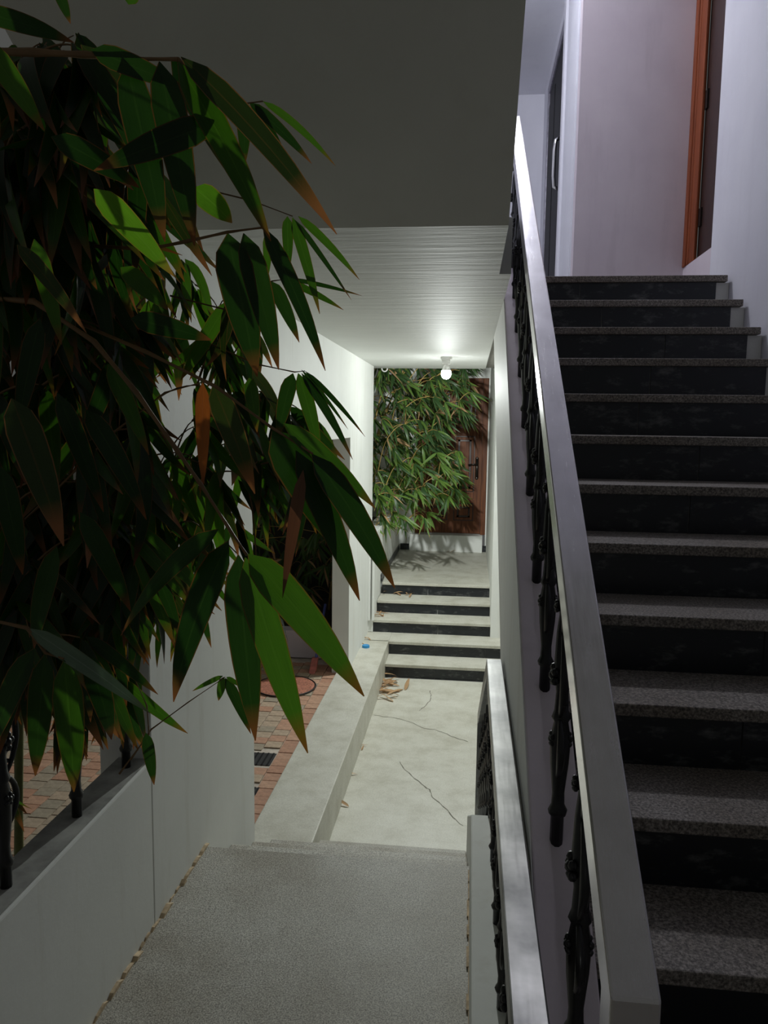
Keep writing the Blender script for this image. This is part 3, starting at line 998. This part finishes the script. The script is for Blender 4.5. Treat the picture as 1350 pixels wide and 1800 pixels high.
D, G, BR, DE, OR, BN, SV = 'leaf_dark', 'leaf_mid', 'leaf_bright', 'leaf_dry_edge', 'leaf_orange', 'leaf_brown', 'leaf_silver'
HERO = [
    # hanging fan at the branch end over the landing
    (436, 974, 640, 1224, 66, 1.02, 0.98, G, 0, 0.2), (431, 980, 541, 1324, 60, 1.02, 0.97, G, 0, -0.2), (418, 976, 449, 1302, 64, 1.03, 1.0, D, 0, -0.1),
    (402, 950, 305, 1234, 68, 1.03, 1.02, D, 0, -0.5), (384, 930, 212, 1118, 50, 1.03, 1.0, D, 1, -0.6),
    # top spray
    (222, 108, 290, 425, 56, 0.92, 0.96, D, 4, 0.0), (280, 108, 342, 432, 60, 0.92, 0.98, D, 4, 0.1), (312, 108, 476, 424, 52, 0.93, 1.0, G, 0, 0.2),
    (318, 100, 592, 412, 46, 0.93, 0.95, DE, 0, 0.4), (160, 88, 330, 160, 40, 0.9, 0.95, D, 0, 0.0), (300, 100, 420, 330, 40, 0.95, 1.1, D, 2, 0.0),
    (428, 182, 430, 292, 24, 1.1, 1.1, D, 0, 0.0), (438, 180, 548, 288, 22, 1.1, 1.1, D, 0, 0.3), (462, 178, 590, 292, 15, 1.1, 1.1, G, 1, 0.3), (448, 184, 498, 262, 12, 1.1, 1.12, D, 0, 0.0),
    (400, 410, 452, 662, 62, 1.05, 1.1, D, 4, -0.1), (428, 410, 490, 650, 46, 1.05, 1.1, D, 4, 0.2), (462, 398, 572, 652, 34, 1.06, 1.1, D, 0, 0.3),
    (505, 380, 507, 482, 20, 1.3, 1.3, G, 0, 0.0), (514, 382, 562, 552, 19, 1.3, 1.3, G, 0, 0.1), (524, 380, 632, 492, 15, 1.3, 1.3, G, 0, 0.3), (518, 386, 618, 528, 11, 1.3, 1.3, D, 2, 0.1),
    (470, 410, 470, 492, 16, 1.3, 1.3, G, 0, 0.0), (476, 494, 526, 602, 26, 1.35, 1.35, D, 0, 0.2), (500, 492, 604, 545, 15, 1.35, 1.35, G, 0, 0.3), (505, 490, 636, 520, 9, 1.35, 1.35, D, 0, 0.2),
    (515, 656, 488, 772, 29, 1.4, 1.4, D, 0, -0.2), (524, 656, 563, 803, 26, 1.4, 1.4, G, 0, 0.2), (530, 656, 620, 808, 17, 1.4, 1.4, D, 0, 0.3), (530, 650, 612, 755, 8, 1.4, 1.4, D, 0, 0.2), (536, 652, 642, 768, 7, 1.4, 1.4, D, 1, 0.1),
    # middle spray
    (478, 756, 598, 972, 76, 1.0, 1.05, D, 0, 0.3), (520, 792, 632, 1056, 46, 1.0, 1.05, D, 0, 0.2), (548, 798, 694, 1034, 52, 1.0, 1.02, D, 0, 0.4), (498, 744, 660, 894, 36, 1.0, 1.05, G, 0, 0.3),
    (533, 826, 498, 1046, 22, 0.98, 1.0, BN, 5, 0.0), (356, 672, 357, 856, 25, 1.15, 1.15, OR, 4, 0.0), (374, 676, 448, 868, 44, 1.15, 1.15, DE, 0, 0.1), (438, 664, 452, 760, 26, 1.2, 1.2, G, 0, 0.0),
    (165, 332, 306, 486, 46, 1.0, 1.05, BR, 0, 0.0), (212, 470, 296, 545, 36, 1.1, 1.15, G, 0, 0.2), (340, 330, 408, 392, 44, 1.05, 1.1, BR, 1, 0.2),
    # left edge
    (-30, 70, 78, 230, 42, 0.75, 0.8, G, 0, 0.0), (-40, 20, 130, 75, 34, 0.7, 0.75, D, 1, 0.0), (20, 700, 112, 960, 66, 0.85, 0.85, DE, 0, 0.1), (60, 420, 108, 606, 34, 0.95, 0.98, G, 0, 0.0), (30, 430, 152, 585, 30, 0.95, 0.95, DE, 1, 0.1),
    (48, 1104, 264, 1254, 36, 0.9, 0.95, SV, 0, 0.2), (78, 1150, 62, 1364, 46, 0.9, 0.92, D, 0, 0.0), (112, 1160, 130, 1392, 56, 0.9, 0.95, G, 0, 0.1), (60, 1140, -20, 1330, 48, 0.88, 0.9, D, 0, -0.3), (150, 1150, 196, 1300, 44, 0.93, 1.0, D, 0, 0.3),
    (256, 1288, 271, 1380, 24, 1.1, 1.1, D, 0, 0.0), (396, 1192, 441, 1290, 20, 1.3, 1.3, D, 0, 0.2), (393, 1190, 384, 1232, 16, 1.3, 1.3, G, 0, 0.0), (392, 1188, 338, 1215, 9, 1.3, 1.3, G, 0, 0.0), (398, 1190, 432, 1212, 9, 1.3, 1.3, G, 0, 0.0),
    (230, 560, 372, 598, 40, 1.1, 1.15, D, 0, 0.0), (90, 240, 245, 330, 44, 0.9, 0.98, D, 1, 0.0), (380, 215, 165, 300, 52, 0.95, 0.9, D, 2, 0.0), (100, 690, 182, 900, 40, 1.0, 1.05, D, 0, 0.1), (190, 640, 262, 800, 34, 1.1, 1.1, G, 0, 0.1),
    (70, 560, 30, 760, 40, 0.95, 0.95, D, 0, -0.1), (150, 720, 260, 910, 40, 1.0, 1.0, D, 3, 0.1), (0, 820, 40, 1010, 44, 0.85, 0.88, D, 0, 0.0), (140, 900, 230, 1075, 40, 1.0, 1.05, D, 0, 0.2), (100, 960, 60, 1140, 38, 0.95, 1.0, D, 0, -0.2),
    (226, 8, 240, -40, 26, 1.0, 1.0, G, 0, 0.0), (100, -20, 124, 42, 20, 0.9, 0.9, D, 0, 0.0),
]
for h in HERO:
    hero(*h)


def twig(pts, r, mat='twig_brown'):
    m = MB()
    q = []
    for i in range(len(pts) - 1):
        for t in (0, 0.33, 0.66):
            q.append(pts[i].lerp(pts[i + 1], t))
    q.append(pts[-1])
    rr = [r * (1 - 0.6 * i / (len(q) - 1)) * (1.35 if i % 3 == 0 else 1) for i in range(len(q))]
    m.tube(q, rr, 6)
    return m.build('branch', mat, nb, smooth=True)


twig([at(-80, 520, 1.15), at(60, 530, 1.1), at(165, 600, 1.08), at(240, 690, 1.05), at(310, 790, 1.03), at(352, 850, 1.03), at(400, 925, 1.03), at(434, 976, 1.02)], 0.0042)
twig([at(-90, 88, 0.9), at(60, 92, 0.9), at(150, 96, 0.9), at(225, 104, 0.92), at(312, 104, 0.93)], 0.0045)
twig([at(312, 104, 0.93), at(360, 150, 1.0), at(415, 184, 1.08), at(462, 178, 1.1)], 0.0022)
twig([at(120, 430, 1.25), at(260, 438, 1.15), at(330, 424, 1.08), at(400, 408, 1.05), at(462, 400, 1.06)], 0.003)
twig([at(350, 330, 1.4), at(440, 352, 1.35), at(514, 380, 1.3)], 0.0016)
twig([at(300, 520, 1.5), at(400, 545, 1.42), at(478, 494, 1.35), at(508, 490, 1.35)], 0.0016)
twig([at(120, 560, 1.2), at(260, 620, 1.1), at(380, 680, 1.05), at(478, 752, 1.0), at(550, 798, 1.0)], 0.0032)
twig([at(360, 600, 1.5), at(450, 640, 1.45), at(518, 654, 1.4), at(536, 652, 1.4)], 0.0016)
twig([at(230, 1335, 1.25), at(266, 1282, 1.25), at(330, 1235, 1.28), at(396, 1190, 1.3)], 0.0015)
twig([at(210, 1360, 1.2), at(262, 1290, 1.2), at(258, 1240, 1.15), at(240, 1200, 1.12)], 0.0015)
twig([at(-60, 1080, 0.92), at(48, 1104, 0.9), at(80, 1148, 0.9), at(112, 1158, 0.9)], 0.0026)
twig([at(-60, 1010, 1.3), at(90, 870, 1.25), at(200, 760, 1.2), at(290, 690, 1.18), at(356, 672, 1.15)], 0.002)

mass = LeafMass()
tw = MB()
NODES = []
NPART = len(HERO)


def near_cluster(node, n, r, individual, lmin, lmax, mats):
    global NPART
    side = Vector((r.uniform(-0.4, 1.0), r.uniform(-0.7, 0.3), -0.1)).normalized()
    for k in range(n):
        d = (side * r.uniform(0.1, 0.9) + Vector((r.uniform(-0.5, 0.5), r.uniform(-0.5, 0.5), -r.uniform(0.5, 1.2)))).normalized()
        L = r.uniform(lmin, lmax)
        W = L * r.uniform(0.12, 0.17)
        nn = (-node).normalized() + rvec(r) * 0.7
        mat = r.choice(mats)
        B = node + Vector((r.uniform(-.012, .012), r.uniform(-.012, .012), r.uniform(-.012, .012)))
        T = B + d * L
        if T.x < -0.90 and T.y > 2.1 and T.x > -1.15:
            continue
        if individual and NPART < 296:
            leaf_object('leaf', nb, r.randrange(6), mat, B, T, nn, W)
            NPART += 1
        else:
            mass.add(r.randrange(6), mat, B, T, nn, W)
    NODES.append(node)


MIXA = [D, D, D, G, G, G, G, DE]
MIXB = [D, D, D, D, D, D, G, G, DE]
# thinner foliage over the white pier: single leaves
for k in range(60):
    x, y = rb.uniform(235, 470), rb.uniform(400, 1040)
    if x > 400 and y < 560:
        y += 200
    Y = rb.uniform(1.45, 2.05)
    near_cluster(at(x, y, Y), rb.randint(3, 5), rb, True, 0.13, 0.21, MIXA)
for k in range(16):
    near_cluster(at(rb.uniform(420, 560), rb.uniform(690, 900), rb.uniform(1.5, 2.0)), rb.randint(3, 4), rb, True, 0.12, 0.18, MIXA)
# dense mass at the left
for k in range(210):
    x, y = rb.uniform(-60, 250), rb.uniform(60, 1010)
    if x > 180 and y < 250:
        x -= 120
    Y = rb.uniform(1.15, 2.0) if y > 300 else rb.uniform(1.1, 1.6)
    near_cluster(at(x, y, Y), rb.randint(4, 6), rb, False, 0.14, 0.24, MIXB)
for k in range(60):
    near_cluster(at(rb.uniform(-60, 235), rb.uniform(960, 1190), rb.uniform(1.15, 1.75)), rb.randint(4, 6), rb, False, 0.13, 0.22, MIXB)
# outside the parapet, down to the yard
for k in range(70):
    p = Vector((rb.uniform(-2.0, -1.15), rb.uniform(1.2, 2.9), rb.uniform(-1.15, 0.9)))
    near_cluster(p, rb.randint(4, 6), rb, False, 0.15, 0.24, MIXB)
ANCH = [p for c in culms for p in c]
for node in sorted(NODES, key=lambda p: min((p - q).length for c in culms for q in c)):
    c = min(ANCH, key=lambda q: (q - node).length + 2.0 * max(0.0, q.z - node.z - 0.25) + (0.3 if q.x > node.x else 0.0))
    L = (node - c).length
    tw.tube(bez(c, node.lerp(c, 0.5) + Vector((rb.uniform(-.1, .1) * L, rb.uniform(-.1, .1) * L, 0.22 * L)), node, 5), [0.0022, 0.002, 0.0018, 0.0016, 0.0013, 0.001], 5, False)
    ANCH.append(node)
mass.build('foliage', nb)
tw.build('twigs', 'twig_brown', nb, smooth=True, kind='stuff')

# ---- far bamboo in the planter beside the brown door
struct('floor_planter', MB().box(-2.2, -1.10, 8.60, 10.58, ZF - 0.4, -1.30), 'soil', 'soil bed of the far planter', 'soil')
fb = thing('bamboo_clump', (-1.4, 9.4, -1.30), 'bright green bamboo spilling from the planter across the brown door', 'bamboo')
rf = random.Random(8)
fc = []
for k in range(9):
    b = Vector((rf.uniform(-1.75, -1.2), rf.uniform(8.95, 10.2), -1.31))
    t_ = b + Vector((rf.uniform(0.1, 0.5), rf.uniform(-0.3, 0.1), rf.uniform(1.9, 2.5)))
    fc.append(culm(fb, b, t_, Vector((0.2, 0, 0)), 0.015, 'twig_yellow'))
fmass, ftw, nf, FN = LeafMass(), MB(), 0, []


def far_cluster(node, n, r, lit=0.35):
    global nf
    out = Vector((r.uniform(0.2, 1.0), r.uniform(-0.9, 0.1), 0)).normalized()
    for k in range(n):
        d = (out * r.uniform(0.2, 1.0) + Vector((r.uniform(-0.6, 0.6), r.uniform(-0.5, 0.3), -r.uniform(0.2, 1.1)))).normalized()
        L = r.uniform(0.16, 0.29)
        W = L * r.uniform(0.10, 0.135)
        nn = Vector((r.gauss(0, 0.5), -1 + r.gauss(0, 0.4), 0.5))
        q = r.random()
        mat = 'leaf_straw' if q < 0.035 else ('leaf_far_lit_tone' if q < lit else 'leaf_far')
        T = node + d * L
        T.y = min(T.y, 10.52)
        if nf < 297 and node.y < 9.3:
            leaf_object('leaf', fb, r.randrange(6), mat, node.copy(), T, nn, W)
            nf += 1
        else:
            fmass.add(r.randrange(6), mat, node, T, nn, W)
    FN.append(node)


for k in range(290):
    Y = rf.uniform(8.40, 10.2)
    v = rf.uniform(636, 872)
    u = rf.uniform(648, 780)
    if v < 740 and rf.random() < 0.35:
        u = rf.uniform(760, 828)
    if v > 780 and rf.random() < 0.25:
        u = rf.uniform(770, 805)
    p = at(u, v, Y)
    p.x = max(p.x, -1.6)
    if p.y < 8.75:
        p.x = max(p.x, -1.02)
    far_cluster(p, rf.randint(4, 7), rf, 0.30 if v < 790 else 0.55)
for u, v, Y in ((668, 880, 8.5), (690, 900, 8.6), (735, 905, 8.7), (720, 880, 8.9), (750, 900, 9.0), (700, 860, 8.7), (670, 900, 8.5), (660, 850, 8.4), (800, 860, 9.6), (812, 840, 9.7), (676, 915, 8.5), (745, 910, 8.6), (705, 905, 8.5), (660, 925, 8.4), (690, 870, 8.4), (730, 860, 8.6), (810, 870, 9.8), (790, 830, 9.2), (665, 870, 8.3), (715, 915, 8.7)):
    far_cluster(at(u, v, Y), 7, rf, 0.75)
ANCH = [p for c in fc for p in c]
for node in sorted(FN, key=lambda p: min((p - q).length for c in fc for q in c)):
    c = min(ANCH, key=lambda q: (q - node).length + 1.5 * max(0.0, q.z - node.z) + (0.2 if q.x > node.x else 0.0))
    L = (node - c).length
    ftw.tube(bez(c, node.lerp(c, 0.5) + Vector((0, rf.uniform(-.1, .1) * L, 0.25 * L)), node, 5), [0.0055, 0.005, 0.0045, 0.004, 0.003, 0.002], 5, False)
    ANCH.append(node)
fmass.build('foliage', fb)
ftw.build('twigs', 'twig_yellow', fb, smooth=True, kind='stuff')

# ---- bamboo hedge in the yard, behind the lilac kerb
struct('floor_yard_bed', MB().box(-4.4, -1.15, 6.95, 8.45, ZP - 0.1, ZP + 0.18), 'soil', 'soil bed behind the lilac kerb', 'soil')
yb = thing('bamboo_clump', (-1.9, 7.5, ZP + 0.18), 'shadowy bamboo growing behind the lilac kerb in the yard', 'bamboo')
ry = random.Random(4)
yc_ = []
for k in range(16):
    b = Vector((ry.uniform(-3.4, -1.3), ry.uniform(7.1, 8.1), ZP + 0.17))
    yc_.append(culm(yb, b, b + Vector((ry.uniform(-0.2, 0.3), ry.uniform(-0.3, 0.1), ry.uniform(2.0, 2.6))), Vector((0.1, -0.1, 0)), 0.014, 'twig_yellow'))
ymass, ytw = LeafMass(), MB()
for k in range(300):
    node = Vector((ry.uniform(-3.6, -1.25), ry.uniform(6.9, 8.2), ry.uniform(-1.75, 0.6)))
    for j in range(ry.randint(3, 5)):
        d = Vector((ry.uniform(-0.8, 0.8), ry.uniform(-0.8, 0.4), -ry.uniform(0.3, 1.1))).normalized()
        L = ry.uniform(0.17, 0.28)
        T = node + d * L
        T.x = min(T.x, -1.18)
        T.y = min(T.y, 8.42)
        ymass.add(ry.randrange(6), ry.choice(['leaf_far', 'leaf_mid', 'leaf_far', 'leaf_straw'] if node.z < -1.2 else ['leaf_far', 'leaf_mid']), node, T, Vector((ry.gauss(0, .5), -1, .4)), L * 0.13)
    c = nearest(yc_, node)
    ytw.tube(bez(c, node.lerp(c, 0.5) + Vector((0, 0, 0.1)), node, 4), 0.003, 4, False)
ymass.build('foliage', yb)
ytw.build('twigs', 'twig_yellow', yb, smooth=True, kind='stuff')

# ------------------------------------------------------------------ fallen dry leaves
rd = random.Random(14)


def dry(u, v, zsurf, label, group, n, su, sv, lmin=0.09, lmax=0.20):
    made = []
    for k in range(n):
        uu, vv = u + rd.gauss(0, su), v + rd.gauss(0, sv)
        d = CR * ((uu - 675) / FPX) - CU * ((vv - 900) / FPX) + CF
        p = Vector(d * (zsurf / d[2]))
        a = rd.uniform(0, 2 * math.pi)
        L = rd.uniform(lmin, lmax)
        lift = rd.uniform(0.003, 0.02 + 0.02 * (n > 8))
        B = p + Vector((-math.cos(a), -math.sin(a), 0)) * L / 2
        T = p + Vector((math.cos(a), math.sin(a), 0)) * L / 2
        B.z = zsurf + 0.004
        T.z = zsurf + lift
        o = leaf_object('dry_leaf', None, rd.randrange(6), 'leaf_straw', B, T, Vector((rd.gauss(0, .3), rd.gauss(0, .3), 1)), L * rd.uniform(0.11, 0.16))
        tag(o, label, 'leaf', group)
        made.append((B.y + T.y, o))
    if n <= 5:
        order = {2: ['nearer', 'farther'], 3: ['nearest', 'middle', 'farthest'], 4: ['nearest', 'second nearest', 'third nearest', 'farthest'],
                 5: ['nearest', 'second nearest', 'middle', 'second farthest', 'farthest']}[n]
        for word, (_, o) in zip(order, sorted(made, key=lambda q: q[0])):
            o['label'] = word + ' ' + label


dry(682, 1206, ZW, 'dry tan bamboo leaf in the heap at the foot of the far steps', 'leaf heap at the far steps', 30, 10, 12, 0.12, 0.24)
dry(700, 1046, fn[3][1], 'dry tan leaf lying on the fourth far step', 'dry leaves on the fourth far step', 9, 15, 2)
dry(672, 1080, fn[2][1], 'dry tan leaf lying on the third far step', 'dry leaves on the third far step', 7, 12, 3)
dry(640, 1312, ZW, 'dry tan leaf beside the ledge halfway along the walkway', 'dry leaves halfway along the ledge', 4, 3, 5, 0.06, 0.1)
dry(614, 1372, ZW, 'long dry tan leaf beside the ledge near the landing', 'dry leaves by the ledge near the landing', 3, 4, 9)
dry(601, 1402, ZW, 'small dry leaf at the near end of the walkway', 'dry leaves at the near end of the walkway', 2, 3, 10)
dry(640, 1122, ZE, 'dry tan leaf on the ledge near the blue cap', 'dry leaves by the blue cap', 5, 6, 6, 0.07, 0.12)
dry(790, 970, ZF, 'dry leaf on the landing by the brown door', 'dry leaves by the brown door', 3, 14, 1)

# ------------------------------------------------------------------ cracks in the walkway slab
walk = bpy.data.objects['floor_walkway']
for line in ([(658, 1256), (690, 1262), (720, 1268), (745, 1280), (770, 1284), (800, 1297), (829, 1306)],
             [(703, 1338), (712, 1354), (735, 1374), (756, 1388), (760, 1400), (786, 1424), (800, 1440), (817, 1456)],
             [(756, 1215), (758, 1228), (745, 1243), (735, 1250)]):
    pts = []
    for a, b in zip(line[:-1], line[1:]):
        for t in (0, 0.25, 0.5, 0.75):
            u, v = a[0] + (b[0] - a[0]) * t + rd.uniform(-1.2, 1.2), a[1] + (b[1] - a[1]) * t + rd.uniform(-1.2, 1.2)
            d = CR * ((u - 675) / FPX) - CU * ((v - 900) / FPX) + CF
            pts.append(Vector(d * ((ZW + 0.0012) / d[2])))
    m = MB()
    for a, b in zip(pts[:-1], pts[1:]):
        w = rd.uniform(0.0016, 0.0042)
        side = Vector((-(b - a).y, (b - a).x, 0)).normalized() * w
        k = len(m.v)
        m.v += [tuple(a - side), tuple(b - side), tuple(b + side), tuple(a + side)]
        m.f.append((k, k + 1, k + 2, k + 3))
    m.build('crack', 'crack_grime', walk)
